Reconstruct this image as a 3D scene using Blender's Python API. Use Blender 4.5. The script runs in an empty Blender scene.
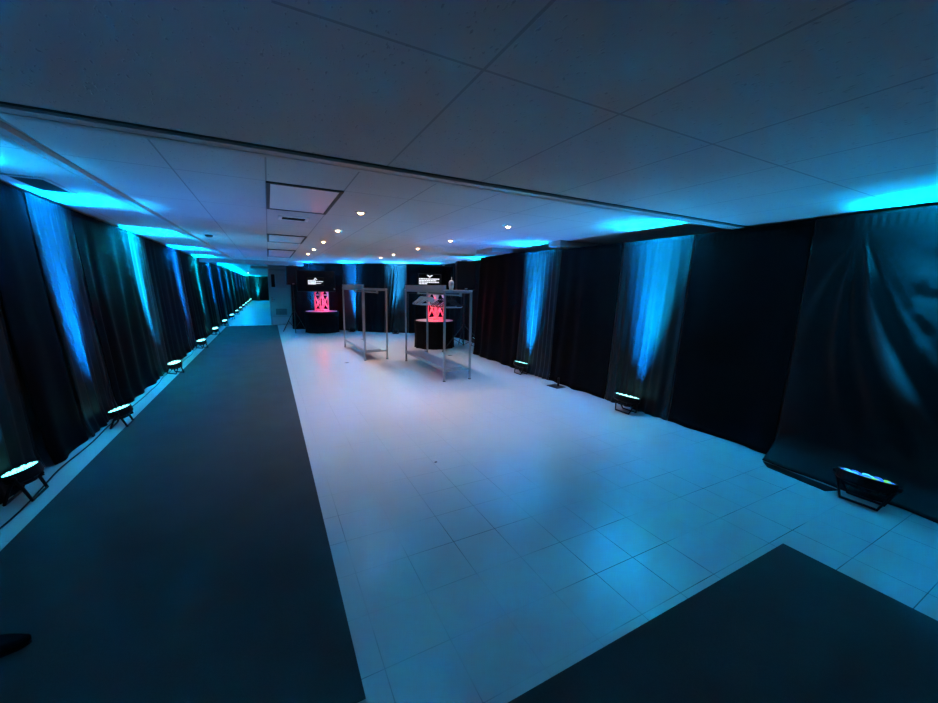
import bpy, bmesh, math, random
from mathutils import Vector, Matrix, noise
S = bpy.context.scene
C = S.collection
PI = math.pi
random.seed(4)

# ------------------------------------------------------------------ materials
def new_mat(name):
    m = bpy.data.materials.new(name); m.use_nodes = True
    nt = m.node_tree; b = nt.nodes['Principled BSDF']
    return m, nt, b
def simple(name, col, rough=.5, metal=0., spec=.5, emit=None, es=0., bump=0., bscale=60., trans=0.):
    m, nt, b = new_mat(name)
    b.inputs['Base Color'].default_value = (*col, 1)
    b.inputs['Roughness'].default_value = rough
    b.inputs['Metallic'].default_value = metal
    b.inputs['Specular IOR Level'].default_value = spec
    if trans: b.inputs['Transmission Weight'].default_value = trans
    if emit:
        b.inputs['Emission Color'].default_value = (*emit, 1); b.inputs['Emission Strength'].default_value = es
    n = nt.nodes.new('ShaderNodeTexNoise'); n.inputs['Scale'].default_value = bscale; n.inputs['Detail'].default_value = 4
    tc = nt.nodes.new('ShaderNodeTexCoord'); nt.links.new(tc.outputs['Object'], n.inputs['Vector'])
    mr = nt.nodes.new('ShaderNodeMapRange'); mr.inputs['To Min'].default_value = max(0, rough-.06); mr.inputs['To Max'].default_value = min(1, rough+.06)
    nt.links.new(n.outputs['Fac'], mr.inputs['Value']); nt.links.new(mr.outputs['Result'], b.inputs['Roughness'])
    if bump:
        bp = nt.nodes.new('ShaderNodeBump'); bp.inputs['Strength'].default_value = bump; bp.inputs['Distance'].default_value = .004
        nt.links.new(n.outputs['Fac'], bp.inputs['Height']); nt.links.new(bp.outputs['Normal'], b.inputs['Normal'])
    return m
def N(nt, t, **kw):
    n = nt.nodes.new(t)
    for k, v in kw.items():
        if k in n.inputs: n.inputs[k].default_value = v
        else: setattr(n, k, v)
    return n
def math_node(nt, op, a, b=None, clamp=False):
    n = nt.nodes.new('ShaderNodeMath'); n.operation = op; n.use_clamp = clamp
    for i, v in enumerate((a, b)):
        if v is None: continue
        if isinstance(v, (int, float)): n.inputs[i].default_value = v
        else: nt.links.new(v, n.inputs[i])
    return n.outputs[0]
def seam_mask(nt, coord, off, pitch, half):
    # 1 within `half` of every line off + k*pitch
    a = math_node(nt, 'DIVIDE', math_node(nt, 'SUBTRACT', coord, off), pitch)
    fr = math_node(nt, 'FRACT', a)
    d = math_node(nt, 'MINIMUM', fr, math_node(nt, 'SUBTRACT', 1.0, fr))
    return math_node(nt, 'LESS_THAN', d, half/pitch)

# vinyl floor tiles
M = {}
def floor_mat():
    m, nt, b = new_mat('vinyl_tile'); L = nt.links.new
    g = N(nt, 'ShaderNodeNewGeometry'); sp = N(nt, 'ShaderNodeSeparateXYZ'); L(g.outputs['Position'], sp.inputs[0])
    sx = seam_mask(nt, sp.outputs['X'], .338, .3025, .0022)
    sy = seam_mask(nt, sp.outputs['Y'], 1.348, .3025, .0022)
    sm = math_node(nt, 'MAXIMUM', sx, sy)
    nz = N(nt, 'ShaderNodeTexNoise', Scale=1.15, Detail=2.); L(g.outputs['Position'], nz.inputs['Vector'])
    wear = N(nt, 'ShaderNodeMapRange'); wear.inputs['From Min'].default_value = .42; wear.inputs['From Max'].default_value = .6
    wear.inputs['To Min'].default_value = .1; wear.inputs['To Max'].default_value = .9
    L(nz.outputs['Fac'], wear.inputs['Value'])
    joint_fade = N(nt, 'ShaderNodeMapRange'); joint_fade.inputs['From Min'].default_value = 1.6; joint_fade.inputs['From Max'].default_value = 3.2   # joints get fainter farther down the room
    joint_fade.inputs['To Min'].default_value = 1.; joint_fade.inputs['To Max'].default_value = .28; L(sp.outputs['Y'], joint_fade.inputs['Value'])
    seam = math_node(nt, 'MULTIPLY', math_node(nt, 'MULTIPLY', sm, wear.outputs['Result']), joint_fade.outputs['Result'])
    # per tile tone
    cell = N(nt, 'ShaderNodeTexWhiteNoise')
    vm = N(nt, 'ShaderNodeVectorMath', operation='SNAP'); vs = N(nt, 'ShaderNodeVectorMath', operation='SUBTRACT')
    vs.inputs[1].default_value = (.338, 1.348, 0); L(g.outputs['Position'], vs.inputs[0]); L(vs.outputs[0], vm.inputs[0]); vm.inputs[1].default_value = (.3025, .3025, 10)
    L(vm.outputs[0], cell.inputs['Vector'])
    fine = N(nt, 'ShaderNodeTexNoise', Scale=55., Detail=5.); L(g.outputs['Position'], fine.inputs['Vector'])
    big = N(nt, 'ShaderNodeTexNoise', Scale=2.3, Detail=5.); L(g.outputs['Position'], big.inputs['Vector'])
    v = math_node(nt, 'ADD', math_node(nt, 'MULTIPLY', cell.outputs['Value'], .05), math_node(nt, 'MULTIPLY', fine.outputs['Fac'], .10))
    v = math_node(nt, 'ADD', v, math_node(nt, 'MULTIPLY', big.outputs['Fac'], .07))
    mr = N(nt, 'ShaderNodeMapRange'); mr.inputs['From Min'].default_value = .0; mr.inputs['From Max'].default_value = .22
    mr.inputs['To Min'].default_value = .0; mr.inputs['To Max'].default_value = 1.; L(v, mr.inputs['Value'])
    mx = N(nt, 'ShaderNodeMix', data_type='RGBA'); L(mr.outputs['Result'], mx.inputs['Factor'])
    mx.inputs['A'].default_value = (.665, .66, .645, 1); mx.inputs['B'].default_value = (.725, .715, .70, 1)
    m2 = N(nt, 'ShaderNodeMix', data_type='RGBA'); L(seam, m2.inputs['Factor']); L(mx.outputs['Result'], m2.inputs['A'])
    m2.inputs['B'].default_value = (.13, .12, .11, 1)
    # small dark scuffs
    sc = N(nt, 'ShaderNodeTexNoise', Scale=3.1, Detail=6., Roughness=.7); L(g.outputs['Position'], sc.inputs['Vector'])
    st = N(nt, 'ShaderNodeMapRange'); st.inputs['From Min'].default_value = .70; st.inputs['From Max'].default_value = .74; st.inputs['To Max'].default_value = .45
    L(sc.outputs['Fac'], st.inputs['Value'])
    m3 = N(nt, 'ShaderNodeMix', data_type='RGBA'); L(st.outputs['Result'], m3.inputs['Factor']); L(m2.outputs['Result'], m3.inputs['A']); m3.inputs['B'].default_value = (.2, .19, .18, 1)
    L(m3.outputs['Result'], b.inputs['Base Color'])
    rr = N(nt, 'ShaderNodeMapRange'); rr.inputs['From Min'].default_value = .35; rr.inputs['From Max'].default_value = .65
    rr.inputs['To Min'].default_value = .25; rr.inputs['To Max'].default_value = .285
    r2 = N(nt, 'ShaderNodeTexNoise', Scale=5., Detail=3., Roughness=.5); L(g.outputs['Position'], r2.inputs['Vector']); L(r2.outputs['Fac'], rr.inputs['Value'])
    b.inputs['Roughness'].default_value = .26
    b2 = N(nt, 'ShaderNodeBump', Strength=.5, Distance=.002, invert=True); L(math_node(nt, 'MULTIPLY', seam, .8), b2.inputs['Height'])
    L(b2.outputs['Normal'], b.inputs['Normal'])
    b.inputs['Specular IOR Level'].default_value = .5
    return m
M['floor'] = floor_mat()

def ceiling_mat(name, x0, px, y0, py, xmin=-99, sd=.5):
    m, nt, b = new_mat(name); L = nt.links.new
    g = N(nt, 'ShaderNodeNewGeometry'); sp = N(nt, 'ShaderNodeSeparateXYZ'); L(g.outputs['Position'], sp.inputs[0])
    sx = seam_mask(nt, sp.outputs['X'], x0, px, .006); sy = seam_mask(nt, sp.outputs['Y'], y0, py, .006)
    bx = seam_mask(nt, sp.outputs['X'], x0, px, .012); by = seam_mask(nt, sp.outputs['Y'], y0, py, .012)
    keep = math_node(nt, 'GREATER_THAN', sp.outputs['X'], xmin)
    sm = math_node(nt, 'MULTIPLY', math_node(nt, 'MAXIMUM', sx, sy), keep)
    bar = math_node(nt, 'MULTIPLY', math_node(nt, 'MAXIMUM', bx, by), keep)
    mp = N(nt, 'ShaderNodeMapping'); mp.inputs['Scale'].default_value = (1.4, .55, 1); L(g.outputs['Position'], mp.inputs['Vector'])
    f1 = N(nt, 'ShaderNodeTexNoise', Scale=62., Detail=3., Roughness=.55); L(mp.outputs[0], f1.inputs['Vector'])
    fm = N(nt, 'ShaderNodeMapRange'); fm.inputs['From Min'].default_value = .63; fm.inputs['From Max'].default_value = .70; L(f1.outputs['Fac'], fm.inputs['Value'])
    f2 = N(nt, 'ShaderNodeTexNoise', Scale=1.2, Detail=3.); L(g.outputs['Position'], f2.inputs['Vector'])
    base = N(nt, 'ShaderNodeMix', data_type='RGBA'); L(f2.outputs['Fac'], base.inputs['Factor'])
    base.inputs['A'].default_value = (.50, .49, .48, 1); base.inputs['B'].default_value = (.58, .57, .56, 1)
    a = N(nt, 'ShaderNodeMix', data_type='RGBA'); L(math_node(nt, 'MULTIPLY', fm.outputs['Result'], .55), a.inputs['Factor'])
    L(base.outputs['Result'], a.inputs['A']); a.inputs['B'].default_value = (.2, .2, .2, 1)
    c = N(nt, 'ShaderNodeMix', data_type='RGBA'); L(math_node(nt, 'MULTIPLY', bar, .5), c.inputs['Factor']); L(a.outputs['Result'], c.inputs['A']); c.inputs['B'].default_value = (.55, .55, .55, 1)
    d = N(nt, 'ShaderNodeMix', data_type='RGBA'); L(math_node(nt, 'MULTIPLY', sm, sd), d.inputs['Factor']); L(c.outputs['Result'], d.inputs['A']); d.inputs['B'].default_value = (.16, .16, .16, 1)
    L(d.outputs['Result'], b.inputs['Base Color'])
    b.inputs['Roughness'].default_value = .8; b.inputs['Specular IOR Level'].default_value = .25
    bp = N(nt, 'ShaderNodeBump', Strength=.5, Distance=.004, invert=True)
    L(math_node(nt, 'ADD', fm.outputs['Result'], bar), bp.inputs['Height']); L(bp.outputs['Normal'], b.inputs['Normal'])
    return m
M['ceil_near'] = ceiling_mat('ceiling_tile_near', .661, .6275, 1.19, 1.23, .05)
M['ceil_far'] = ceiling_mat('ceiling_tile', .035, .6, 3.6, 1.22, sd=.6)

def carpet_mat():
    m, nt, b = new_mat('carpet'); L = nt.links.new
    g = N(nt, 'ShaderNodeNewGeometry')
    n = N(nt, 'ShaderNodeTexNoise', Scale=210., Detail=3.); L(g.outputs['Position'], n.inputs['Vector'])
    n2 = N(nt, 'ShaderNodeTexNoise', Scale=2.6, Detail=4.); L(g.outputs['Position'], n2.inputs['Vector'])
    f = math_node(nt, 'ADD', math_node(nt, 'MULTIPLY', n.outputs['Fac'], .6), math_node(nt, 'MULTIPLY', n2.outputs['Fac'], .5))
    mx = N(nt, 'ShaderNodeMix', data_type='RGBA'); L(f, mx.inputs['Factor'])
    mx.inputs['A'].default_value = (.036, .038, .038, 1); mx.inputs['B'].default_value = (.085, .088, .086, 1)
    L(mx.outputs['Result'], b.inputs['Base Color']); b.inputs['Roughness'].default_value = .95; b.inputs['Specular IOR Level'].default_value = .1
    bp = N(nt, 'ShaderNodeBump', Strength=.6, Distance=.004); L(n.outputs['Fac'], bp.inputs['Height']); L(bp.outputs['Normal'], b.inputs['Normal'])
    return m
M['carpet'] = carpet_mat()

def fabric_mat(name, c0, c1, rough, sheen, spec=.2):
    m, nt, b = new_mat(name); L = nt.links.new
    tc = N(nt, 'ShaderNodeTexCoord')
    n = N(nt, 'ShaderNodeTexNoise', Scale=6., Detail=6.); L(tc.outputs['Object'], n.inputs['Vector'])
    mp = N(nt, 'ShaderNodeMapping'); mp.inputs['Scale'].default_value = (1, 1, .25); L(tc.outputs['Object'], mp.inputs['Vector'])
    w = N(nt, 'ShaderNodeTexNoise', Scale=130., Detail=2.); L(mp.outputs[0], w.inputs['Vector'])
    mx = N(nt, 'ShaderNodeMix', data_type='RGBA'); L(n.outputs['Fac'], mx.inputs['Factor'])
    mx.inputs['A'].default_value = (*c0, 1); mx.inputs['B'].default_value = (*c1, 1); L(mx.outputs['Result'], b.inputs['Base Color'])
    b.inputs['Roughness'].default_value = rough; b.inputs['Specular IOR Level'].default_value = spec
    b.inputs['Sheen Weight'].default_value = sheen; b.inputs['Sheen Roughness'].default_value = .4; b.inputs['Sheen Tint'].default_value = (.5, .5, .5, 1)
    bp = N(nt, 'ShaderNodeBump', Strength=.15, Distance=.002); L(w.outputs['Fac'], bp.inputs['Height']); L(bp.outputs['Normal'], b.inputs['Normal'])
    return m
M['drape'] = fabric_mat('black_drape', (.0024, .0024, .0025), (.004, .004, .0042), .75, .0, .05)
M['drape_lit'] = fabric_mat('black_drape_lit_tone', (.018, .018, .0185), (.026, .026, .0265), .55, .0, .08)  # black drape made paler where uplight stripes fall; light put into the colour
M['drape_lit_dim'] = fabric_mat('wrinkled_drape_lit_tone', (.005, .005, .0053), (.008, .008, .0084), .42, .0, .15)  # lit tone of the wrinkled drape, lowered for its strong beam
M['cover'] = fabric_mat('black_table_cover', (.003, .003, .003), (.005, .005, .005), .85, 0, .04)
M['wall'] = simple('painted_wall', (.36, .38, .38), .6, bump=.2, bscale=90)
M['doorp'] = simple('door_paint', (.40, .46, .47), .45, bump=.1)
M['darkgap'] = simple('dark_glass', (.01, .01, .012), .1)
M['plate'] = simple('brushed_kick_plate', (.6, .62, .62), .35, .6)
M['track'] = simple('painted_track', (.50, .49, .48), .5)
M['dark_grey'] = simple('matte_dark_grey', (.06, .06, .06), .7)
M['blackp'] = simple('black_plastic', (.005, .005, .0055), .5, spec=.25, bump=.1, bscale=200)
M['blackm'] = simple('black_metal', (.008, .008, .008), .5, 0., .3)
M['steel'] = simple('grey_steel_tube', (.30, .32, .33), .42, .55)
M['board'] = simple('grey_board', (.30, .32, .34), .6)
M['screen'] = simple('screen_glass', (.004, .004, .005), .15, spec=.3)
M['screenw'] = simple('screen_white', (.1, .1, .1), .5, emit=(.9, .92, 1), es=1.1)
M['screeng'] = simple('screen_grey', (.03, .03, .03), .5, emit=(.3, .33, .38), es=.12)
M['alu'] = simple('truss_aluminium', (.8, .8, .8), .4, .15)
M['red'] = simple('red_led', (.3, .0, .0), .4, emit=(1, .02, .05), es=14)
M['warm'] = simple('warm_bulb', (1, .9, .8), .4, emit=(1, .62, .3), es=26)
M['white'] = simple('white_plastic', (.75, .74, .72), .4)
M['cup'] = simple('milky_cup', (.62, .55, .5), .3)
M['clear'] = simple('pale_blue_hanger_plastic', (.62, .78, .86), .3)
M['pale'] = simple('pale_bar', (.65, .68, .7), .35)
M['panel'] = simple('ceiling_light_lens', (.72, .70, .72), .35)
M['chrome'] = simple('chrome', (.6, .6, .6), .2, 1)
def led(name, col, s): return simple(name, (.05, .05, .05), .4, emit=col, es=s)
M['led_c'] = led('led_cyan', (.12, .95, 1), 5.5)
M['led_b'] = led('led_blue', (.03, .25, 1), 6)
M['led_g'] = led('led_green', (.25, 1, .35), 4.5)
M['mix_c'] = led('led_soft_cyan', (.1, .8, 1), 1.1)
M['mix_b'] = led('led_soft_blue', (.02, .16, 1), 1.3)
M['mix_g'] = led('led_soft_green', (.2, 1, .15), .9)
M['led_w'] = led('led_aqua', (.3, 1, .92), 3.2)

# ------------------------------------------------------------------ mesh helpers
def mesh_obj(name, bm, mat, parent=None, smooth=False):
    me = bpy.data.meshes.new(name); bm.normal_update(); bm.to_mesh(me); bm.free()
    if mat: me.materials.append(mat)
    if smooth: me.polygons.foreach_set('use_smooth', [True]*len(me.polygons))
    o = bpy.data.objects.new(name, me); C.objects.link(o)
    if parent: o.parent = parent
    return o
def tag(o, label=None, cat=None, group=None, kind=None):
    if label: o['label'] = label
    if cat: o['category'] = cat
    if group: o['group'] = group
    if kind: o['kind'] = kind
    return o
def empty(name, loc, rz=0, label=None, cat=None, group=None):
    o = bpy.data.objects.new(name, None); C.objects.link(o); o.empty_display_size = .1
    o.location = loc; o.rotation_euler = (0, 0, rz); return tag(o, label, cat, group)
def box(bm, x0, x1, y0, y1, z0, z1, mi=0, bev=0.):
    vs = [bm.verts.new((x, y, z)) for x in (x0, x1) for y in (y0, y1) for z in (z0, z1)]
    fs = [(0, 1, 3, 2), (4, 6, 7, 5), (0, 4, 5, 1), (2, 3, 7, 6), (0, 2, 6, 4), (1, 5, 7, 3)]
    out = [bm.faces.new([vs[i] for i in f]) for f in fs]
    for f in out: f.material_index = mi
    if bev:
        es = list({e for f in out for e in f.edges}); bmesh.ops.bevel(bm, geom=es, offset=bev, segments=2, affect='EDGES', profile=.6)
    return out
def B(*a, **k):
    bm = bmesh.new(); box(bm, *a, **k); return bm
def tube(bm, pts, r, n=8, closed=False, caps=True):
    pts = [Vector(p) for p in pts]; rings = []
    m = len(pts); up = Vector((0, 0, 1)); prev = None
    for i, p in enumerate(pts):
        if closed: t = (pts[(i+1) % m]-pts[i-1]).normalized()
        else: t = (pts[min(i+1, m-1)]-pts[max(i-1, 0)]).normalized()
        if prev is None:
            a = up if abs(t.z) < .9 else Vector((1, 0, 0)); u = t.cross(a).normalized()
        else: u = (prev-t*prev.dot(t)).normalized()
        prev = u; w = t.cross(u)
        rr = r[i] if isinstance(r, (list, tuple)) else r
        rings.append([bm.verts.new(p+(u*math.cos(2*PI*k/n)+w*math.sin(2*PI*k/n))*rr) for k in range(n)])
    for i in range(m if closed else m-1):
        A, D = rings[i], rings[(i+1) % m]
        for k in range(n): bm.faces.new((A[k], A[(k+1) % n], D[(k+1) % n], D[k]))
    if caps and not closed:
        bm.faces.new(rings[0][::-1]); bm.faces.new(rings[-1])
def lathe(bm, prof, n=32, c=(0, 0, 0)):
    rings = []
    for r, z in prof:
        if r < 1e-5: rings.append([bm.verts.new((c[0], c[1], c[2]+z))])
        else: rings.append([bm.verts.new((c[0]+r*math.cos(2*PI*k/n), c[1]+r*math.sin(2*PI*k/n), c[2]+z)) for k in range(n)])
    for A, D in zip(rings, rings[1:]):
        for k in range(n):
            k2 = (k+1) % n
            if len(A) == 1 and len(D) == 1: continue
            if len(A) == 1: bm.faces.new((A[0], D[k2], D[k]))
            elif len(D) == 1: bm.faces.new((A[k], A[k2], D[0]))
            else: bm.faces.new((A[k], A[k2], D[k2], D[k]))
def light(name, kind, energy, col, loc, rot=(0, 0, 0), parent=None, **kw):
    d = bpy.data.lights.new(name, kind); d.energy = energy; d.color = col
    for k, v in kw.items(): setattr(d, k, v)
    o = bpy.data.objects.new(name, d); C.objects.link(o); o.location = loc; o.rotation_euler = rot
    if parent: o.parent = parent
    return o
def struct(name, bm, mat):
    o = mesh_obj(name, bm, mat); o['kind'] = 'structure'; return o
ORD = ['nearest', 'second', 'third', 'fourth', 'fifth', 'sixth', 'seventh', 'eighth', 'ninth', 'tenth', 'eleventh', 'twelfth', 'thirteenth', 'fourteenth', 'fifteenth']

# ------------------------------------------------------------------ setting
YE = 44.6
struct('floor', B(-2.3, 6.0, -4, YE+.5, -.1, 0), M['floor'])
bm = bmesh.new(); box(bm, -2.3, 6.0, -4, 2.47, 2.28, 2.62); struct('ceiling', bm, M['ceil_near'])
struct('ceiling', B(-2.3, 6.0, 2.471, 17.2, 2.40, 2.62), M['ceil_far'])
struct('ceiling', B(-2.3, .3, 17.201, YE+.5, 2.45, 2.62), M['ceil_far'])
struct('wall_left', B(-2.4, -2.3, -4, YE+.5, 0, 2.62), M['wall'])
struct('wall_right', B(6.0, 6.1, -4, 17.2, 0, 2.62), M['wall'])
struct('wall_back', B(-2.3, 6.0, -4.1, -4, 0, 2.62), M['wall'])
struct('wall_front', B(.03, 6.0, 17.2, 17.3, 0, 2.4), M['wall'])
struct('wall_hall_right', B(.03, .13, 17.3, YE+.5, 0, 2.62), M['wall'])
struct('wall_hall_end', B(-2.3, .3, YE+.5, YE+.6, 0, 2.62), M['wall'])
struct('trim_1', B(-2.29, 1.15, 14.9, 15.15, 2.27, 2.399), M['wall'])       # dropped header before the hall
struct('trim_2', B(-.55, 1.0, 17.02, 17.195, 2.21, 2.30), M['track'])
struct('trim_3', B(4.33, 5.99, 5.05, 5.35, 2.31, 2.399), M['wall'])
struct('trim_4', B(4.0, 5.99, 6.7, 7.35, 2.32, 2.399), M['wall'])
# threshold where the carpet ends
th = mesh_obj('threshold_strip', B(-1.5, .3, 17.03, 17.1, .0, .012), M['plate'])
tag(th, 'thin pale metal threshold strip across the far end of the long carpet', 'threshold strip')
# partition tracks on the ceiling
def track(name, p0, p1, w, z0, z1, label):
    d = Vector((p1[0]-p0[0], p1[1]-p0[1], 0)); L = d.length
    e = empty(name, (p0[0], p0[1], z0), math.atan2(d.y, d.x), label, 'track')
    bm = bmesh.new(); h = z1-z0
    box(bm, 0, L, -w/2, w/2, .006, h); box(bm, 0, L, -w/2, -w*.12, 0, .0055); box(bm, 0, L, w*.12, w/2, 0, .0055)
    mesh_obj('rail_body', bm, M['track'], e)
    mesh_obj('rail_slot', B(0, L, -w*.1, w*.1, .002, .0058), M['track'], e)
    mesh_obj('shade_strip', B(0, L, w/2+.001, w/2+.012, .012, h), M['dark_grey'], e)  # solid dark strip standing in for the shade line along the rail
    return e
track('ceiling_track', (4.7, 2.40), (-2.2, 2.40), .125, 2.262, 2.30, 'pale ceiling rail running straight across the room from side to side')
track('ceiling_track', (-1.24, 2.6), (-1.0, 14.6), .10, 2.365, 2.399, 'long pale ceiling rail running down the hall beside the left drapes')
# ceiling fittings
def troffer(y0, y1, lab):
    e = empty('ceiling_light_panel', (.335, (y0+y1)/2, 2.40), 0, lab, 'ceiling light', 'unlit ceiling light panels'); h = (y1-y0)/2
    mesh_obj('lens', B(-.27, .27, -h+.03, h-.03, -.008, -.002), M['panel'], e)
    bm = bmesh.new()
    for a in ((-.3, -.27, -h, h), (.27, .3, -h, h), (-.27, .27, -h, -h+.03), (-.27, .27, h-.03, h)): box(bm, *a, -.014, -.001)
    mesh_obj('frame', bm, M['dark_grey'], e)
troffer(3.6, 4.8, 'nearest unlit rectangular ceiling light panel, before the black slot vent')
troffer(7.15, 8.35, 'second unlit ceiling light panel, beyond the black slot vent')
troffer(10.1, 12.6, 'farthest and longest unlit ceiling light panel before the hall')
e = empty('ceiling_vent', (.33, 5.35, 2.40), 0, 'small black slot vent in the ceiling beyond the nearest light panel', 'vent')
mesh_obj('duct', B(-.13, .13, -.1, .1, -.006, -.002), M['darkgap'], e)
bm = bmesh.new()
for a in ((-.17, -.13, -.14, .14), (.13, .17, -.14, .14), (-.13, .13, -.14, -.1), (-.13, .13, .1, .14)): box(bm, *a, -.012, -.001)
mesh_obj('frame', bm, M['white'], e)
bm = bmesh.new()
for k in range(5): box(bm, -.13, .13, -.085+k*.04, -.078+k*.04, -.010, -.004)
mesh_obj('louvre', bm, M['blackm'], e)
e = empty('ceiling_grille', (-1.665, 4.75, 2.40), 0, 'grey air grille in the ceiling near the left drape', 'grille')
bm = bmesh.new()
for a in ((-.13, -.10, -.29, .29), (.10, .13, -.29, .29), (-.10, .10, -.29, -.26), (-.10, .10, .26, .29)): box(bm, *a, -.012, -.001)
mesh_obj('frame', bm, M['track'], e)
bm = bmesh.new()
for k in range(17): box(bm, -.10, .10, -.25+k*.03, -.24+k*.03, -.011, -.004)
mesh_obj('slats', bm, M['dark_grey'], e)
e = empty('smoke_detector', (-.84, 7.97, 2.40), 0, 'small round smoke detector on the ceiling left of the light panels', 'smoke detector')
bm = bmesh.new(); lathe(bm, [(.0, -.035), (.035, -.035), (.055, -.02), (.06, -.001), (0, -.001)], 20); mesh_obj('cover', bm, M['dark_grey'], e, True)
# warm downlights
def lamp(x, y, z, lab, grp='warm ceiling downlights', en=30., s=1.):
    e = empty('downlight', (x, y, z), 0, lab, 'ceiling lamp', grp)
    bm = bmesh.new(); lathe(bm, [(.036*s, -.010), (.062*s, -.010), (.066*s, -.001), (.034*s, -.001), (.036*s, -.010)], 20); mesh_obj('trim_ring', bm, M['white'], e, True)
    bm = bmesh.new(); lathe(bm, [(0, -.034), (.018*s, -.031), (.032*s, -.018), (.033*s, -.002), (0, -.002)], 16); mesh_obj('bulb', bm, M['warm'], e, True).scale = (.8, .8, .8)
    light('lamp_glow', 'SPOT', en*2.1, (1, .66, .47), (0, 0, -.045), (0, 0, 0), e, spot_size=1.75, spot_blend=.8, shadow_soft_size=.03)
for i, y in enumerate((4.49, 6.08, 7.76, 9.45, 10.86)):
    lamp(.965, y, 2.40, '%s warm downlight of the left ceiling row, above the open floor' % ORD[i])
for i, y in enumerate((4.36, 6.16, 7.8, 9.57, 10.8)):
    lamp(2.84, y, 2.40, '%s warm downlight of the right ceiling row, above the racks' % ORD[i])
lamp(-1.25, 33.0, 2.45, 'tiny warm lamp at the far end of the hall near the left drapes', None, 5., 1.6)

# door wall at the end of the main room
e = empty('panel_door', (.42, 17.2, 0), 0, 'grey-painted door with a small dark window and a low louvre at the hall corner', 'door')
mesh_obj('door_leaf', B(-.36, .36, -.05, -.005, .012, 2.15, bev=.004), M['doorp'], e)
bm = bmesh.new(); box(bm, -.30, -.17, -.058, -.051, 1.5, 2.0); mesh_obj('window_pane', bm, M['darkgap'], e)
bm = bmesh.new(); box(bm, -.32, -.30, -.062, -.051, 1.48, 2.02); box(bm, -.17, -.15, -.062, -.051, 1.48, 2.02); box(bm, -.3, -.17, -.062, -.051, 1.48, 1.5); box(bm, -.3, -.17, -.062, -.051, 2.0, 2.02); mesh_obj('window_frame', bm, M['track'], e)
mesh_obj('notice', B(-.12, .26, -.056, -.051, 1.48, 2.02), M['wall'], e)
bm = bmesh.new()
for k in range(7): box(bm, -.2, .2, -.06, -.051, .41+k*.035, .43+k*.035)
mesh_obj('louvre', bm, M['dark_grey'], e)
mesh_obj('kick_plate', B(-.34, .34, -.054, -.051, .02, .30), M['plate'], e)
bm = bmesh.new(); tube(bm, [(-.31, -.055, 1.02), (-.31, -.10, 1.02), (-.2, -.10, 1.02)], .011, 8); box(bm, -.33, -.29, -.058, -.051, .92, 1.12); mesh_obj('door_handle', bm, M['chrome'], e)

# carpets
def rug(name, x0, x1, y0, y1, lab):
    o = mesh_obj(name, B(x0, x1, y0, y1, 0, .007), M['carpet']); tag(o, lab, 'carpet')
rug('carpet_runner', -1.49, .240, 1.265, 17.0, 'long dark grey carpet runner leading down the left side of the hall')
rug('carpet_mat', -1.2, 2.825, -1.0, 1.0, 'dark grey carpet at the lower right with a corner pointing up the floor')

# ------------------------------------------------------------------ drapes
def drape(name, a, b, ztop, lean, seed, label, group=None, folds=7., amp=.035, mat='drape', res=.016, nz=34, special=None, side=1):
    """a, b: (x, y) of the top line; fabric bulges towards `side` * left normal of a->b."""
    a = Vector((a[0], a[1], 0)); b = Vector((b[0], b[1], 0)); d = b-a; L = d.length; d.normalize()
    nrm = Vector((-d.y, d.x, 0))*side
    nu = max(8, int(L/res)); bm = bmesh.new(); g = []
    org = (a+b)/2
    for i in range(nu+1):
        u = i/nu; s = u*L; row = []
        for j in range(nz+1):
            v = j/nz; t = 1-v                     # t = 1 at the floor
            drift = .10*noise.noise(Vector((seed*3.1, v*1.3, u*2)))
            ph = s*folds*2+1.6*noise.noise(Vector((s*1.7, seed*7.7, v*.5)))*2+drift*6
            w = math.sin(ph)*.55+.45*math.sin(ph*.53+seed)+.35*noise.noise(Vector((s*5, seed, v*1.2)))
            aa = amp*(.22+.78*min(1, t*1.5+.05))
            off = aa*w
            if v > .955: off += .005*math.sin(s*120+seed)         # gathered header
            off += lean*t**1.2 + .03*t*noise.noise(Vector((s*1.1, seed+9, 0)))
            if t > .93: off += (t-.93)*.35*(1+noise.noise(Vector((s*4, seed, 3))))   # fabric breaking on the floor
            z = .004+(ztop-.004)*v
            du = 0
            if special: o2, du = special(u, v, s, L); off += o2
            p = a+d*(s+du)+nrm*off
            if j == nz: z += .006*noise.noise(Vector((s*6, seed, 1)))
            row.append(bm.verts.new((p.x-org.x, p.y-org.y, z)))
        g.append(row)
    for i in range(nu):
        for j in range(nz): bm.faces.new((g[i][j], g[i+1][j], g[i+1][j+1], g[i][j+1]))
    o = mesh_obj(name, bm, M[mat], None, True); o.location = (org.x, org.y, 0)
    md = o.modifiers.new('thickness', 'SOLIDIFY'); md.thickness = .003; md.offset = 0
    return tag(o, label, 'curtain', group)

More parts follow.
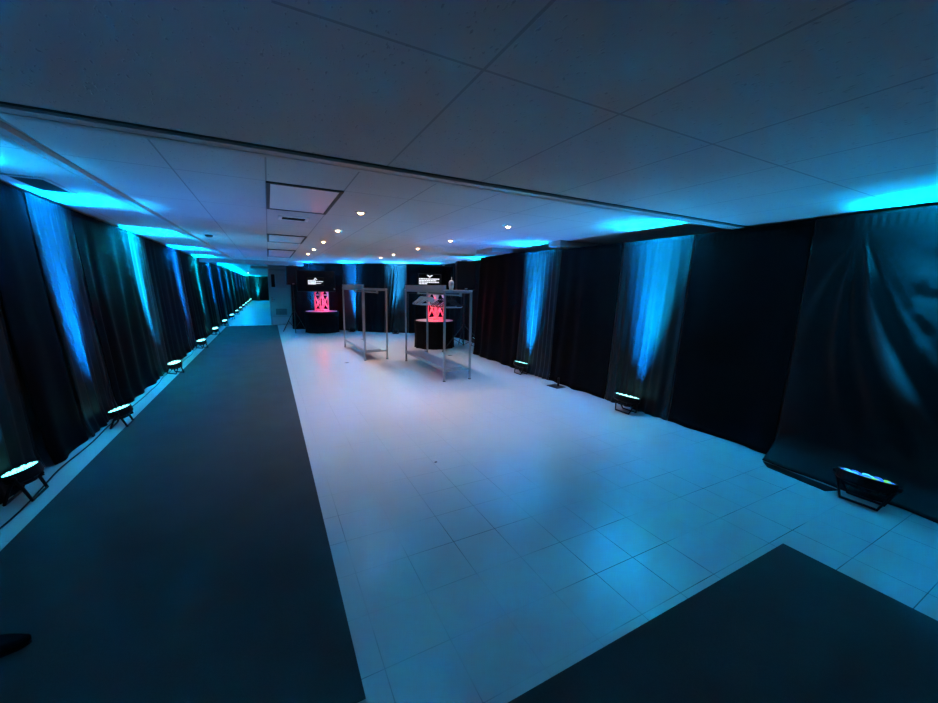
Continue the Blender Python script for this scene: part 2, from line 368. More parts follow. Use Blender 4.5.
LX = -1.90
LF = [3.80, 5.38, 8.25, 11.35, 14.25, 17.2, 20.5, 23.7, 26.8, 30.1, 33.3, 36.5, 39.6, 42.6]
edges = [(-3.8, -1.5, 0, 0), (-1.5, .8, 0, 0), (.8, 3.45, 0, 0)]
prev = 3.45
for i, f in enumerate(LF):
    lo, hi = f-.33, f+.58  # paler lit panel trimmed to the width of the uplight stripe
    if lo > prev+.12: edges.append((prev, lo, 0, i))
    else: lo = prev
    edges.append((lo, hi, 1, i)); prev = hi
edges.append((prev, YE-.22, 0, 14))
for k, (y0, y1, lit, i) in enumerate(edges):
    far = y0 > 12
    if k < 3: lab = ['black drape panel behind the camera on the left, farthest back', 'black drape panel on the left side behind the camera', 'unlit black drape panel at the left edge, before the nearest uplight'][k]
    elif lit: lab = 'black drape panel lit blue above the %s uplight of the left row' % ORD[i]
    elif i == 14: lab = 'narrow unlit black drape panel closing the far end of the left row'
    else: lab = 'unlit black drape panel between the %s and %s uplights of the left row' % (ORD[i-1], ORD[i])
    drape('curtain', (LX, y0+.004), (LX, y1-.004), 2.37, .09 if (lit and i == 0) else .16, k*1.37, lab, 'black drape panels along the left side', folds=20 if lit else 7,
          amp=.022 if lit else .034, res=(.012 if lit else .02) if not far else .04, nz=30 if not far else 14, mat='drape_lit' if lit else 'drape', side=-1)

def pulled(u, v, s, L):                     # fold pulled up to a pinch point near the top
    pu, pv = .80, .955
    dx = (u-pu)*L; dz = (pv-v)*2.25
    r = math.hypot(dx, dz); ang = math.atan2(dx, max(dz, .001)) if dz > -.02 else 0
    ang += .22*max(0, dz-.5)**1.2*.6                      # the folds swing away as they fall
    o = 0; grow = min(1, r/.55)
    for c, wd, h in ((-.46, .05, .018), (-.27, .07, .08), (-.08, .05, .022), (.06, .05, .03), (.30, .09, .022)):
        o += h*math.exp(-((ang-c)/wd)**2)*grow*math.exp(-(max(0, r-1.5)/.6)**2)
    if dz < .05: o *= max(0, (dz+.05)*10) if dz > -.05 else 0
    if dx < -.25:                                        # crumpled upper corner
        k = min(1, (-dx-.25)*4)*math.exp(-((dz-.45)/.42)**2)
        q = Vector((dx*4.2, dz*4.6, 1.7))
        o += .03*k*(1-2*abs(noise.noise(q)))+.014*k*(1-2*abs(noise.noise(q*2.3)))
    o += .018*noise.noise(Vector((s*3.2, v*4, 2)))
    if v < .11: o += .26*(1-v/.11)**1.6*(.8+.4*noise.noise(Vector((s*2.5, 0, 8))))
    return o, 0
RXT = 4.45
drape('curtain', (RXT, -3.7), (RXT, -1.6), 2.26, .1, 61, 'black drape panel on the right side behind the camera, farthest back', 'black drape panels along the right side')
drape('curtain', (RXT, -1.59), (RXT, .12), 2.26, .1, 62, 'black drape panel beyond the right edge, beside the camera', 'black drape panels along the right side')
drape('curtain', (RXT-.02, .13), (RXT-.02, 1.72), 2.255, .10, 63, 'wrinkled dark drape pulled to a peak above the nearest right uplight', 'black drape panels along the right side',
      folds=3.0, amp=.018, mat='drape_lit_dim', res=.013, nz=90, special=pulled)
drape('curtain', (RXT, 1.73), (RXT, 2.84), 2.25, .12, 64, 'flat unlit black drape between the wrinkled drape and the wide blue-lit drape', 'black drape panels along the right side', folds=5, amp=.022)
drape('curtain', (RXT, 2.85), (RXT, 3.86), 2.25, .12, 65, 'gathered drape lit bright blue and cyan above the second right uplight', 'black drape panels along the right side', folds=27, amp=.02, mat='drape_lit', res=.010)
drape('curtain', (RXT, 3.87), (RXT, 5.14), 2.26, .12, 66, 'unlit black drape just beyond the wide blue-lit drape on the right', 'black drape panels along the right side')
drape('curtain', (RXT, 5.15), (RXT, 6.20), 2.28, .12, 67, 'gathered drape lit blue above the third right uplight', 'black drape panels along the right side', folds=27, amp=.02, mat='drape_lit', res=.010)
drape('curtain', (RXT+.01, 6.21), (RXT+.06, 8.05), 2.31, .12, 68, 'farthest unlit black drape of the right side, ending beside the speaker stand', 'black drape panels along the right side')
drape('curtain', (5.42, 8.2), (5.42, 9.6), 2.38, .09, 69, 'black drape lit teal in the recess behind the right speaker stand', 'black drape panels along the right side', mat='drape_lit', folds=10, res=.025, nz=22)
drape('curtain', (5.42, 9.61), (5.42, 12.2), 2.38, .09, 70, 'unlit black drape deep in the right recess behind the second screen', 'black drape panels along the right side', res=.03, nz=16)
# back line of drapes
def swoop(u, v, s, L):
    k = math.exp(-((u-.62-.28*(1-v)**2)/.16)**2)
    return .13*k*math.sin((u-.25*(1-v)**2)*46)*min(1, (1-v)*2), 0
BK = [(.74, 15.35), (1.35, 15.1), (2.42, 14.45), (2.80, 13.9), (3.62, 13.25), (4.35, 12.85), (5.38, 12.3)]
BL = ['black drape at the left end of the back line, by the grey door', 'black drape lit blue behind the left screen', 'black drape with a blue stripe left of the first rack',
      'unlit black drape behind the first rack in the back line', 'black drape with swooping blue folds between the two racks', 'black drape in the right corner of the back line']
for k in range(6):
    a, b = BK[k], BK[k+1]
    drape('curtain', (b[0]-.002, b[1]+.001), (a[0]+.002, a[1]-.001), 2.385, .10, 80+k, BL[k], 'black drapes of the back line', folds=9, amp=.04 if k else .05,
          mat='drape_lit' if k in (2, 4) else 'drape', res=.02, nz=24, special=swoop if k == 4 else None)
drape('curtain', (.02, YE-.05), (-.82, YE-.05), 2.44, .05, 95, 'black drape closing the end of the hall, right half', 'black drapes closing the end of the hall', res=.05, nz=12)
drape('curtain', (-.83, YE-.05), (-1.66, YE-.05), 2.44, .05, 96, 'black drape closing the end of the hall, teal-lit left half', 'black drapes closing the end of the hall', res=.05, nz=12, mat='drape_lit')

# ------------------------------------------------------------------ uplights
def make_uplight(x, y, z, rz, tilt, label, group, leds='c', detail=True, en=1., narrow=(.0, .4, 1.), wide=(.0, .28, 1.), second=None, rscale=1., beam=None, lift=.022, wash=1., spill=1.):
    """round flat LED can; local +x faces the wall, the face leans that way by `tilt`"""
    e = empty('uplight', (x, y, 0), rz, label, 'uplight', group)
    R = .150*rscale; h = z
    n = 32 if detail else 14
    piv = Matrix.Translation((0, 0, h-.03)) @ Matrix.Rotation(tilt, 4, 'Y')
    bm = bmesh.new()
    lathe(bm, [(0, -.085), (R*.45, -.085), (R*.62, -.06), (R*.9, -.045), (R, -.03), (R, .026), (R*.97, .032), (R*.93, .032), (R*.92, .016), (0, .016)], n)
    bm.transform(piv); mesh_obj('housing', bm, M['blackp'], e, False)
    if detail:
        bm = bmesh.new()
        for k in range(8):
            a = 2*PI*k/8; q = Matrix.Rotation(a, 4, 'Z')
            f = box(bm, R*.35, R*.88, -.003, .003, -.075, -.044); bmesh.ops.transform(bm, matrix=q, verts=list({v for ff in f for v in ff.verts}))
        bm.transform(piv); mesh_obj('cooling_fin', bm, M['blackm'], e)
    # two bent straps: carrying yoke spread into a stand
    for s in (-1, 1):
        bm = bmesh.new(); w = R+.008
        foot = .07*s
        fw = min(w, .105)
        pts = [(0, -w, h-.03), (foot*.5, -(w+fw)/2, h*.5), (foot, -fw, .011), (foot, fw, .011), (foot*.5, (w+fw)/2, h*.5), (0, w, h-.03)]
        tube(bm, pts, .0105, 6); mesh_obj('stand_bracket', bm, M['blackm'], e)
    if detail:
        for s in (-1, 1):
            bm = bmesh.new(); lathe(bm, [(0, 0), (.018, 0), (.018, .018), (.012, .022), (0, .022)], 12)
            bm.transform(Matrix.Translation((0, s*(R+.004), h-.03)) @ Matrix.Rotation(-s*PI/2, 4, 'X')); mesh_obj('knob', bm, M['blackp'], e)
    # lenses
    spots = [(0, 0)]+[(R*.42*math.cos(a), R*.42*math.sin(a)) for a in [2*PI*k/6 for k in range(6)]]+[(R*.76*math.cos(a), R*.76*math.sin(a)) for a in [2*PI*(k+.5)/12 for k in range(12)]]
    def lens(bm, px, py, r): hh = 0 if detail else lift; lathe(bm, [(r, .017), (r*.95, .026+hh), (r*.6, .031+hh), (0, .033+hh)], 12 if detail else 8, (px, py, 0))
    if detail:
        for k, (px, py) in enumerate(spots):
            bm = bmesh.new(); lens(bm, px, py, R*.155); bm.transform(piv)
            if leds == 'mix': mt = (M['mix_g'] if py < -.03 else M['mix_c']) if k % 2 else M['mix_b']
            elif leds == 'w': mt = M['led_w']
            elif leds == 'cb': mt = M['led_c'] if k % 3 else M['led_w']
            else: mt = M['led_c']
            mesh_obj('led_lens', bm, mt, e, True)
    else:
        bm = bmesh.new()
        for px, py in spots: lens(bm, px, py, R*.175)
        bm.transform(piv); mesh_obj('led_cluster', bm, M['led_w'] if leds == 'w' else M['led_c'], e, True)
    top = piv @ Vector((0, 0, .045))
    rot = (PI, 0, 0)
    def up(tl, off=0.):     # emit upwards (area lights shine along local -z)
        return (Matrix.Rotation(tl, 4, 'Y') @ Matrix.Rotation(PI, 4, 'X')).to_euler()
    light('led_wash', 'AREA', 26*en*ENB*wash, narrow, top+Vector((.0, 0, 0)), up(.15), e, shape='DISK', size=R*1.75, spread=math.radians(25))
    light('led_beam', 'SPOT', 300*en*ENC, beam or CY, top+Vector((0, 0, .01)), up(-.03), e, spot_size=math.radians(34), spot_blend=1., shadow_soft_size=R*.5)
    light('led_spill', 'SPOT', 20*en*ENW*spill, wide, top+Vector((0, 0, .01)), up(-.2), e, spot_size=math.radians(96), spot_blend=1., shadow_soft_size=R*.5)
    if second:
        light('led_fringe', 'AREA', 9*en*ENB, second[0], top+Vector((0, second[1], .004)), up(.13), e, shape='DISK', size=R*.8, spread=math.radians(26))
    # power cord
    return e
ENB, ENW, ENC = 3.8, 8.5, 1.6
CY = (.0, .41, 1.); BLU = (.0, .23, 1.); TEAL = (.0, .62, .85); AQ = (.05, .9, .95)
sch = [(CY, CY), (BLU, BLU), (CY, CY), (BLU, BLU), (TEAL, BLU), (BLU, CY), (BLU, CY), (CY, CY), (TEAL, CY), (BLU, CY), (BLU, CY), (CY, CY), (BLU, CY), (TEAL, CY)]
for i, f in enumerate(LF):
    lab = '%s black uplight of the left row, glowing cyan at the foot of the drapes' % ORD[i]
    if i == 0: lab = 'nearest black uplight of the left row, cut by the left edge of the picture'
    if i == 13: lab = 'farthest tiny uplight of the left row at the end of the hall'
    nn, ww = sch[i]
    make_uplight((-1.55 if i > 1 else -1.54) if i else -1.675, f, .20 if i else .225, PI if i < 2 else PI+.8, .30 if i < 2 else .26, lab, 'uplights along the left drapes', leds='c' if i == 0 else ('cb' if i == 1 else 'w'), detail=i < 4,
                 en=(.6, 1.5, 1.8, 1.7, 1.4)[min(i, 4)], narrow=nn, wide=ww, second=((.0, .45, .3), .10) if i == 2 else None, rscale=.7 if i < 4 else (.56 if i < 7 else .46), wash=(1., 1., 2.2, 1.7, 3.2)[min(i, 4)], spill=(.6, .55, .7, .7, .6)[min(i, 4)])
RF = [(3.98, .98, 'mix', (.0, .34, .8), (.0, .40, .9), .6), (4.12, 3.32, 'w', BLU, CY, 1.3), (4.16, 5.78, 'w', (.0, .3, 1), BLU, 1.4), (5.02, 9.15, 'w', TEAL, CY, 1.3)]
RLAB = ['nearest black uplight on the right, its row of blue and green LEDs seen edge-on', 'second black uplight on the right, glowing white-aqua below the wide blue-lit drape',
        'third black uplight on the right, below the narrower blue-lit drape', 'farthest uplight on the right, in the recess beside the speaker stand']
for i, (x, y, ld, nn, ww, en) in enumerate(RF):
    make_uplight(x, y, .22, 0, .235, RLAB[i], 'uplights along the right drapes', leds=ld, detail=True, en=en, narrow=nn, wide=ww, rscale=1.12 if i < 2 else .95,
                 second=((.0, .62, 1.), -.10) if i == 1 else None)
BF = [(1.30, 14.70, 1.1, BLU, 'small uplight on the floor behind the left screen table'), (2.53, 13.72, 1.4, BLU, 'uplight at the back drapes seen through the first rack'), (3.80, 12.66, 1.1, (.02, .4, 1), 'uplight at the back drapes between the two racks'),
      (4.75, 12.1, 1., BLU, 'uplight hidden behind the right screen table')]
BF.append((-.98, YE-.32, .7, TEAL, 'tiny uplight standing before the black drape at the end of the hall'))
for x, y, en, c, lab in BF:
    make_uplight(x, y, .13, math.radians(65), .42, lab, 'uplights along the back drapes' if y < 20 else None, detail=False, en=en, narrow=c, wide=CY, rscale=.6, lift=0.)
# fittings of the same rows just outside the picture, still lighting the room
make_uplight(-1.60, .6, .2, PI, .16, 'uplight at the left drapes behind the camera', 'uplights along the left drapes', detail=False, en=1.9, wash=.4, spill=.15)
make_uplight(4.0, -1.3, .22, 0, .12, 'uplight at the right drapes behind the camera', 'uplights along the right drapes', detail=False, en=.55)

# power cord at the foot of the left drapes
bm = bmesh.new(); pts = []
y = 3.2
while y < 12:
    pts.append((-1.645+.04*noise.noise(Vector((y*1.3, 0, 5))) + .015*math.sin(y*2.1), y, .007)); y += .12
tube(bm, pts, .006, 6); tag(mesh_obj('power_cord', bm, M['blackp']), 'thin black power cord lying along the foot of the left drapes', 'cord')
# steel base plates of the drape uprights
for x, y, lab in ((4.15, 4.75, 'flat black upright base poking out between the second and third right uplights'),):
    e = empty('drape_base', (x, y, 0), .1, lab, 'base plate', 'base plates of the drape uprights')
    mesh_obj('plate', B(-.10, .10, -.12, .12, 0, .008, bev=.002), M['blackm'], e)
    bm = bmesh.new(); tube(bm, [(.05, 0, .008), (.05, 0, .14)], .019, 12); mesh_obj('spigot', bm, M['blackm'], e)
bm = bmesh.new()
p = [(4.09, 1.70), (3.99, 1.62), (3.93, 1.18), (4.05, 1.14)]
vs = [bm.verts.new((a, b, 0.0)) for a, b in p]; vt = [bm.verts.new((a, b, .006)) for a, b in p]
bm.faces.new(vt[::-1]); bm.faces.new(vs)
for k in range(4): bm.faces.new((vs[k], vt[k], vt[(k+1) % 4], vs[(k+1) % 4]))
bmesh.ops.recalc_face_normals(bm, faces=bm.faces)
tag(mesh_obj('rubber_strip', bm, M['blackp']), 'flat dark strip on the floor at the foot of the wrinkled right drape', 'floor strip')
# scraps on the floor
def scrap(x, y, r, seed, lab):
    bm = bmesh.new(); n = 12
    ring = [bm.verts.new((x+r*(1+.5*noise.noise(Vector((k*.9, seed, 0))))*math.cos(2*PI*k/n), y+.7*r*(1+.5*noise.noise(Vector((k*.7, seed, 4))))*math.sin(2*PI*k/n), .001)) for k in range(n)]
    c = bm.verts.new((x, y, .008))
    for k in range(n): bm.faces.new((ring[k], ring[(k+1) % n], c))
    bm.faces.new(ring[::-1]); tag(mesh_obj('floor_scrap', bm, M['blackp']), lab, 'scrap')
scrap(1.27, 3.03, .016, 1, 'tiny dark scrap on the pale floor in the middle of the room')
scrap(1.37, 8.1, .05, 2, 'small dark patch of tape on the floor left of the first rack')
scrap(3.75, 8.1, .06, 3, 'small dark patch on the floor at the foot of the speaker stand')
# black shoe at the lower left
e = empty('shoe', (-1.17, 2.155, .007), math.radians(3), 'black shoe whose toe shows at the lower left on the carpet', 'shoe')
def shoe(bm, z0, z1, infl):
    n = 28; rr = []
    lv = [(z0, 1.), (z0+(z1-z0)*.4, 1.0), (z0+(z1-z0)*.75, .85), (z1, .5)]
    for z, s in lv:
        ring = []
        for k in range(n):
            a = 2*PI*k/n; px = .15*math.cos(a); wy = .045*(1+.15*math.cos(a))*math.sin(a)
            zz = z*(1.0 if z == z0 else (1.25-.55*(math.cos(a)+1)/2*1.2))
            ring.append(bm.verts.new((px*s+(-.03 if s < .9 else 0)*(1-s), wy*s*infl, max(zz, z0))))
        rr.append(ring)
    for A, D in zip(rr, rr[1:]):
        for k in range(n): bm.faces.new((A[k], A[(k+1) % n], D[(k+1) % n], D[k]))
    bm.faces.new(rr[0][::-1]); bm.faces.new(rr[-1])
bm = bmesh.new(); shoe(bm, .014, .085, 1.); mesh_obj('upper', bm, M['cover'], e, True)
bm = bmesh.new(); shoe(bm, 0., .0135, 1.08); mesh_obj('sole', bm, M['blackp'], e)

# ------------------------------------------------------------------ garment racks
def garment_rack(x, y, rz, W, L, lab):
    """origin: near-left foot; runs L along +y, W along +x"""
    e = empty('garment_rack', (x, y, 0), rz, lab, 'garment rack', 'grey steel garment racks')
    r = .016; H = 1.535
    for px in (0, W):
        for py in (0, L):
            lg = mesh_obj('leg', B(px-r, px+r, py-r, py+r, .012, H, bev=.003), M['steel'], e)
            mesh_obj('foot', B(px-r-.003, px+r+.003, py-r-.003, py+r+.003, 0, .012), M['blackp'], lg)
            mesh_obj('corner_cap', B(px-r-.004, px+r+.004, py-r-.004, py+r+.004, H+.001, H+.012, bev=.002), M['pale'], lg)
    bm = bmesh.new()
    for py in (0, L): box(bm, r, W-r, py-.013, py+.013, H-.035, H-.002)
    for px in (0, W): box(bm, px-.012, px+.012, r, L-r, H-.035, H-.002)
    mesh_obj('top_frame', bm, M['steel'], e)
    mesh_obj('top_shelf', B(.0, W, .02, L-.02, H+.0005, H+.016), M['board'], e)
    mesh_obj('side_board', B(-.022, -.002, -.06, L-.03, H+.013, H+.092, bev=.003), M['board'], e)
    bm = bmesh.new(); box(bm, -.01, W*.72, .02, L-.02, .20, .222); box(bm, -.014, -.006, .02, L-.02, .18, .235); mesh_obj('lower_shelf', bm, M['board'], e)
    bm = bmesh.new()
    for py in (0, L): box(bm, r, W-r, py-.012, py+.012, .175, .2)
    mesh_obj('lower_crossbar', bm, M['steel'], e)
    bm = bmesh.new(); tube(bm, [(W*.58, -.02, H-.07), (W*.58, L+.0, H-.07)], .0125, 10); mesh_obj('hanging_rail', bm, M['steel'], e)
    bm = bmesh.new()
    for py in (-.03, L-.01): box(bm, W*.58-.02, W*.58+.02, py, py+.02, H-.09, H+.0)
    mesh_obj('rail_bracket', bm, M['steel'], e)
    return e
garment_rack(2.575, 5.79, 0, .49, 2.03, 'nearer grey steel rack with hangers and a drink cup on top')
garment_rack(1.775, 8.2, .035, .49, 2.05, 'farther grey steel rack, empty, standing on the pale floor')
# hangers on the nearer rack
def hanger(x, y, z, rz, mat, bar, lab, grp):
    e = empty('clothes_hanger', (x, y, z), rz, lab, 'hanger', grp)
    bm = bmesh.new()
    hook = [(.022*math.cos(a), 0, -.002+.022*math.sin(a)) for a in [math.radians(t) for t in range(-20, 200, 22)]]
    hook = hook[::-1]; pts = [Vector(p) for p in hook]; pts += [Vector((.018, 0, -.02)), Vector((.0, 0, -.04)), Vector((0, 0, -.065))]
    tube(bm, pts, .0022, 6); mesh_obj('hook', bm, M['chrome'], e, True)
    bm = bmesh.new(); w = .215
    sh = [(-w, 0, -.20), (-w*.55, 0, -.135), (-w*.2, 0, -.08), (0, 0, -.062), (w*.2, 0, -.08), (w*.55, 0, -.135), (w, 0, -.20)]
    tube(bm, sh, [.006, .009, .009, .009, .009, .009, .006], 8); mesh_obj('shoulder_bar', bm, mat, e, True)
    bm = bmesh.new(); tube(bm, [(-w, 0, -.20), (-w*.98, 0, -.212), (-w*.9, 0, -.216), (w*.9, 0, -.216), (w*.98, 0, -.212), (w, 0, -.20)], .0065, 8); mesh_obj('trouser_bar', bm, bar, e, True)
hx = 2.575+.49*.58; hz = 1.535-.07+.0145-.02
for k in range(7):
    hanger(hx, 7.12+k*.09, hz, (random.random()-.5)*1.0, M['clear'], M['clear'], 'pale blue plastic hanger in the far bunch on the nearer rack', 'pale plastic hangers on the nearer rack')
for k in range(6):
    hanger(hx, 6.12+k*.085, hz, (random.random()-.5)*.35, M['blackp'], M['pale'] if k % 3 == 0 else M['blackp'], 'black hanger in the near bunch on the nearer rack', 'black hangers on the nearer rack')
# iced drink
e = empty('drink_cup', (2.735, 5.88, 1.5515), 0, 'milky iced drink in a plastic cup with dome lid and straw, on the nearer rack', 'cup')
bm = bmesh.new(); lathe(bm, [(0, 0), (.028, 0), (.031, .004), (.043, .115), (.040, .115), (0, .105)], 24); mesh_obj('cup', bm, M['cup'], e, True)
bm = bmesh.new(); lathe(bm, [(.045, .1155), (.046, .121), (.043, .124), (.040, .137), (.028, .156), (.012, .163), (.006, .163)], 24); mesh_obj('dome_lid', bm, M['pale'], e, True)
bm = bmesh.new(); tube(bm, [(.0, 0, .11), (.006, 0, .215)], .0045, 8); mesh_obj('straw', bm, M['white'], e, True)
bm = bmesh.new(); lathe(bm, [(.0355, .035), (.0415, .085)], 24); mesh_obj('sleeve_print', bm, M['white'], e, True)

# ------------------------------------------------------------------ screens, truss, tables
def table(x, y, R, lab):
    e = empty('round_table', (x, y, 0), 0, lab, 'table', 'round black-covered tables')
    bm = bmesh.new(); n = 72; H = .72
    prof = [(0, H), (R*.6, H), (R*.98, H), (R, H-.012), (R*.985, H-.05), (R*.955, H*.6), (R*.94, .25), (R*.95, .03), (R*.965, .004)]
    rings = []
    for i, (r, z) in enumerate(prof):
        if r == 0: rings.append([bm.verts.new((0, 0, z))]); continue
        t = max(0, (H-z)/H)
        rings.append([bm.verts.new(((r+.018*t*math.sin(k/n*2*PI*12+.6*math.sin(k*.7)))*math.cos(2*PI*k/n), (r+.018*t*math.sin(k/n*2*PI*12+.6*math.sin(k*.7)))*math.sin(2*PI*k/n), z)) for k in range(n)])
    for A, D in zip(rings, rings[1:]):
        for k in range(n):
            k2 = (k+1) % n
            bm.faces.new((A[0], D[k], D[k2]) if len(A) == 1 else (A[k], D[k], D[k2], A[k2]))
    bmesh.ops.recalc_face_normals(bm, faces=bm.faces)
    mesh_obj('table_cover', bm, M['cover'], e, True)
    bm = bmesh.new(); lathe(bm, [(0, H-.03), (R*.93, H-.03), (R*.93, H-.008), (0, H-.008)], 40); mesh_obj('table_top', bm, M['blackp'], e)
    bm = bmesh.new(); lathe(bm, [(0, 0), (.28, 0), (.28, .015), (.04, .03), (.035, H-.031), (0, H-.031)], 24); mesh_obj('pedestal', bm, M['blackm'], e)
    bm = bmesh.new(); lathe(bm, [(R*.9, H+.0005), (R*.9, H+.003), (0, H+.003), (0, H+.0005), (R*.9, H+.0005)], 40); mesh_obj('top_disc', bm, M['pale'], e)
def truss(x, y, rz, z0, z1, lab):
    e = empty('box_truss', (x, y, z0), rz, lab, 'truss', 'red-lit box trusses')
    a = .155; h = z1-z0; t = .022
    for sx in (-1, 1):
        for sy in (-1, 1):
            bm = bmesh.new(); tube(bm, [(sx*a, sy*a, .012), (sx*a, sy*a, h)], t, 10); mesh_obj('chord', bm, M['alu'], e, True)
    bm = bmesh.new(); step = .50; k = 0; z = .05
    faces = [((-a, -a), (a, -a)), ((a, -a), (a, a)), ((a, a), (-a, a)), ((-a, a), (-a, -a))]
    while z+step <= h+.2:
        z2 = min(z+step, h-.03)
        for (p, q) in faces:
            tube(bm, [(p[0], p[1], z), (q[0], q[1], z2)], .0135, 8); tube(bm, [(q[0], q[1], z), (p[0], p[1], z2)], .0135, 8)
            tube(bm, [(p[0], p[1], z), (q[0], q[1], z)], .014, 8)
        z += step; k += 1
    mesh_obj('bracing', bm, M['alu'], e, True)
    mesh_obj('base_plate', B(-a-.06, a+.06, -a-.06, a+.06, 0, .012, bev=.002), M['alu'], e)
    # red lamp standing inside the truss
    bm = bmesh.new(); lathe(bm, [(0, .0125), (.07, .0125), (.075, .06), (.065, .062), (0, .05)], 20); mesh_obj('lamp_body', bm, M['blackp'], e)
    bm = bmesh.new(); lathe(bm, [(.060, .0635), (.04, .072), (0, .076)], 20); mesh_obj('red_lens', bm, M['red'], e, True)
    light('red_glow', 'POINT', 11, (1, .004, .03), (0, 0, .16), (0, 0, 0), e, shadow_soft_size=.05)
    light('red_glow', 'POINT', 4, (1, .004, .03), (0, 0, .45), (0, 0, 0), e, shadow_soft_size=.05)
    return e
def tv(x, y, rz, W, H, zc, lab, flip, truss_dy):
    e = empty('wall_screen', (x, y, zc), rz, lab, 'screen', 'flat black screens above the tables'); e.name = 'flat_screen'
    mesh_obj('bezel', B(-W/2, W/2, 0, .045, -H/2, H/2, bev=.006), M['blackp'], e)
    mesh_obj('display', B(-W/2+.014, W/2-.014, -.003, -.0005, -H/2+.02, H/2-.014), M['screen'], e)
    # slide shown on it: outline box, emblem and lines of text
    bm = bmesh.new(); g = .0035
    x0, x1, z0, z1 = -.31, .31, -.16, .14
    ox = -.03
    for a in ((x0, x1, z1-g, z1), (x0, x1, z0, z0+g), (x0, x0+g, z0, z1), (x1-g, x1, z0, z1)): box(bm, a[0]+ox, a[1]+ox, -.0045, -.0035, a[2], a[3])
    if flip: bmesh.ops.scale(bm, vec=(.8, 1, .85), verts=bm.verts[:])
    mesh_obj('slide_outline', bm, M['screeng'], e)
    bm = bmesh.new()
    em = [(-.085, .115), (-.03, .107), (0, .088), (.03, .107), (.085, .115), (.055, .085), (.03, .07), (0, .045), (-.03, .07), (-.055, .085)]
    if flip: em = [(px*.75, .155-pz) for px, pz in em]
    vs = [bm.verts.new((px+ox, -.006, pz)) for px, pz in em]; f = bm.faces.new(vs)
    r = bmesh.ops.extrude_face_region(bm, geom=[f]); bmesh.ops.translate(bm, vec=(0, .002, 0), verts=[v for v in r['geom'] if isinstance(v, bmesh.types.BMVert)])
    bmesh.ops.recalc_face_normals(bm, faces=bm.faces); mesh_obj('emblem', bm, M['screenw'], e)
    bm = bmesh.new(); rows = [(.015, .56), (-.025, .47), (-.065, .54), (-.105, .22)] if not flip else [(.02, .30), (-.012, .58), (-.05, .30), (-.082, .50), (-.112, .30)]
    rnd = random.Random(3)
    for zz, ww in rows:
        px = -.29
        while px < -.29+ww:
            w = .03+.05*rnd.random(); box(bm, px+ox, min(px+w, -.29+ww)+ox, -.0055, -.0035, zz-.014, zz+.013); px += w+.007
    if flip: bmesh.ops.scale(bm, vec=(.8, 1, .85), verts=bm.verts[:])
    mesh_obj('slide_text', bm, M['screenw'], e)
    mesh_obj('power_light', B(W/2-.04, W/2-.028, -.005, -.003, -H/2+.09, -H/2+.102), M['screenw'], e)
    mesh_obj('wall_bracket', B(-.18, .18, .046, truss_dy, -.12, .12), M['blackm'], e).name = 'mount'
    return e
table(1.59, 14.02, .57, 'farther round table in a black floor-length cover, by the left speaker')
table(3.92, 9.48, .55, 'nearer round table in a black cover, behind the nearer rack')
truss(1.61, 14.10, .50, .7235, 2.0, 'red-lit metal box truss standing on the farther round table')
truss(4.02, 9.62, .50, .7235, 2.02, 'red-lit metal box truss standing on the nearer round table')
tv(1.43, 13.69, 0, 1.20, .69, 1.735, 'farther flat black screen with a small white slide, by the left speaker', True, .112)
tv(3.70, 9.20, 0, 1.28, .72, 1.79, 'nearer flat black screen with a white slide, above the nearer rack', False, .112)

def speaker(x, y, z, rz, W, D, H, lab):
    e = empty('loudspeaker', (x, y, z), rz, lab, 'loudspeaker', 'black loudspeakers on stands')
    bm = bmesh.new()
    o = [(-W/2, -D/2), (W/2, -D/2), (W/2, D*.1), (W*.28, D/2), (-W*.28, D/2), (-W/2, D*.1)]
    lo = [bm.verts.new((a, b, 0)) for a, b in o]; hi = [bm.verts.new((a, b, H)) for a, b in o]
    bm.faces.new(lo[::-1]); bm.faces.new(hi)
    for k in range(6): bm.faces.new((lo[k], lo[(k+1) % 6], hi[(k+1) % 6], hi[k]))
    bmesh.ops.bevel(bm, geom=bm.edges[:], offset=.012, segments=2, affect='EDGES'); mesh_obj('cabinet', bm, M['blackp'], e)
    mesh_obj('grille', B(-W/2+.03, W/2-.03, -D/2-.010, -D/2-.0005, .06, H-.04, bev=.004), M['blackm'], e)
    mesh_obj('badge', B(-.03, .03, -D/2-.012, -D/2-.0005, .022, .04), M['pale'], e)
    bm = bmesh.new(); tube(bm, [(-.07, .05, H+.002), (-.07, .05, H+.03), (.07, .05, H+.03), (.07, .05, H+.002)], .01, 8); mesh_obj('handle', bm, M['blackp'], e)
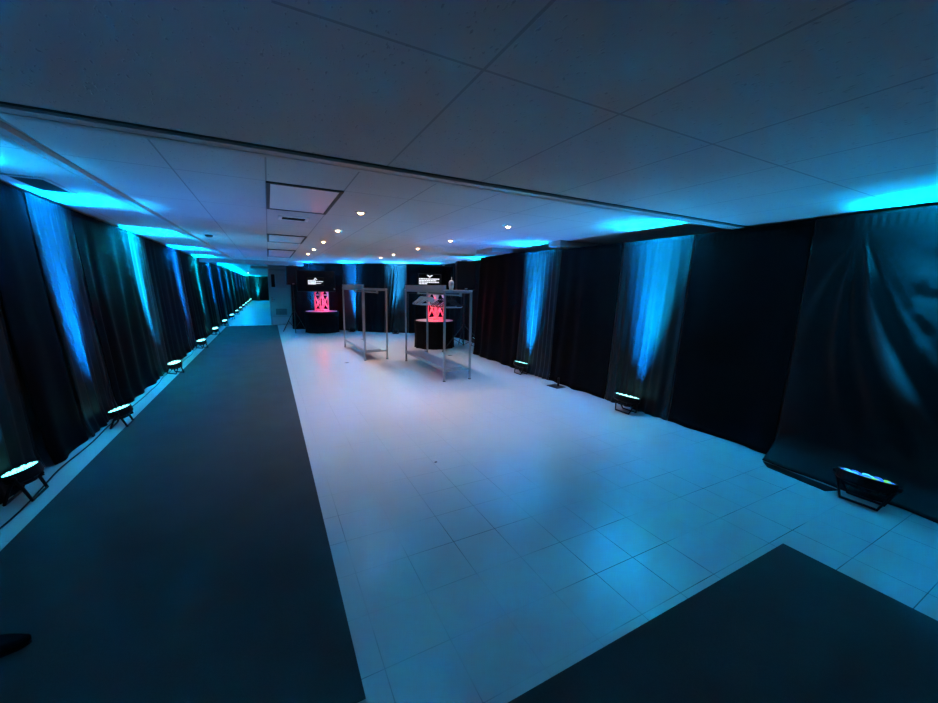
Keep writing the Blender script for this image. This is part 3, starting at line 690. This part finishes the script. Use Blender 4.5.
def stand(x, y, H, rz, spread, hub, lab):
    e = empty('tripod_stand', (x, y, 0), rz, lab, 'speaker stand', 'black tripod speaker stands')
    bm = bmesh.new(); tube(bm, [(0, 0, .10), (0, 0, 1.15)], .019, 12); tube(bm, [(0, 0, 1.15), (0, 0, H)], .0165, 12); mesh_obj('pole', bm, M['blackm'], e, True)
    bm = bmesh.new(); lathe(bm, [(.0195, 1.10), (.03, 1.10), (.032, 1.17), (.02, 1.175)], 16); mesh_obj('collar', bm, M['blackp'], e)
    bm = bmesh.new(); lathe(bm, [(.02, hub-.04), (.036, hub-.04), (.036, hub+.04), (.02, hub+.04)], 16); mesh_obj('hub', bm, M['blackp'], e)
    for k in range(3):
        a = 2*PI*k/3; c, s = math.cos(a), math.sin(a)
        bm = bmesh.new(); tube(bm, [(.03*c, .03*s, hub), (spread*c, spread*s, .012)], .012, 8); lg = mesh_obj('leg', bm, M['blackm'], e, True)
        bm = bmesh.new(); tube(bm, [((spread-.012)*c, (spread-.012)*s, .022), ((spread+.012)*c, (spread+.012)*s, .0125)], .0125, 8); mesh_obj('rubber_foot', bm, M['blackp'], lg)
        bm = bmesh.new(); tube(bm, [(.018*c, .018*s, .13), (spread*.5*c, spread*.5*s, hub*.5)], .008, 6); mesh_obj('brace', bm, M['blackm'], e)
speaker(.73, 14.3, 1.60, .1, .37, .36, .62, 'smaller-looking black loudspeaker on a stand left of the farther screen')
stand(.74, 14.3, 1.598, .5, .42, .72, 'black tripod stand left of the farther round table, beside the grey door')
speaker(4.46, 8.8, 1.55, -.25, .46, .42, .70, 'large black loudspeaker on a stand right of the nearer screen')
stand(4.46, 8.8, 1.548, math.radians(195), .70, .62, 'black tripod stand with spread legs right of the nearer round table')

# ------------------------------------------------------------------ world, camera
w = bpy.data.worlds.new('World'); S.world = w; w.use_nodes = True
w.node_tree.nodes['Background'].inputs[0].default_value = (.02, .05, .08, 1); w.node_tree.nodes['Background'].inputs[1].default_value = .05
cd = bpy.data.cameras.new('Camera'); cam = bpy.data.objects.new('Camera', cd); C.objects.link(cam)
f = 379.0
R = Matrix(((0.88617421, 0.06000769, -0.45945004), (-0.46300276, 0.15318251, -0.87301979), (0.01799181, 0.98637427, 0.16353011)))
cam.matrix_world = Matrix.Translation((0, 0, 1.58)) @ R.to_4x4()
cd.sensor_fit = 'HORIZONTAL'; cd.sensor_width = 36; cd.lens = f*36/938; cd.clip_start = .02; cd.clip_end = 200
S.camera = cam
S.view_settings.view_transform = 'Standard'; S.view_settings.look = 'None'; S.view_settings.gamma = 1; S.view_settings.exposure = 0
S.view_settings.use_curve_mapping = False
S.cycles.use_denoising = True; S.cycles.max_bounces = 10; S.cycles.diffuse_bounces = 6; S.cycles.sample_clamp_indirect = 0
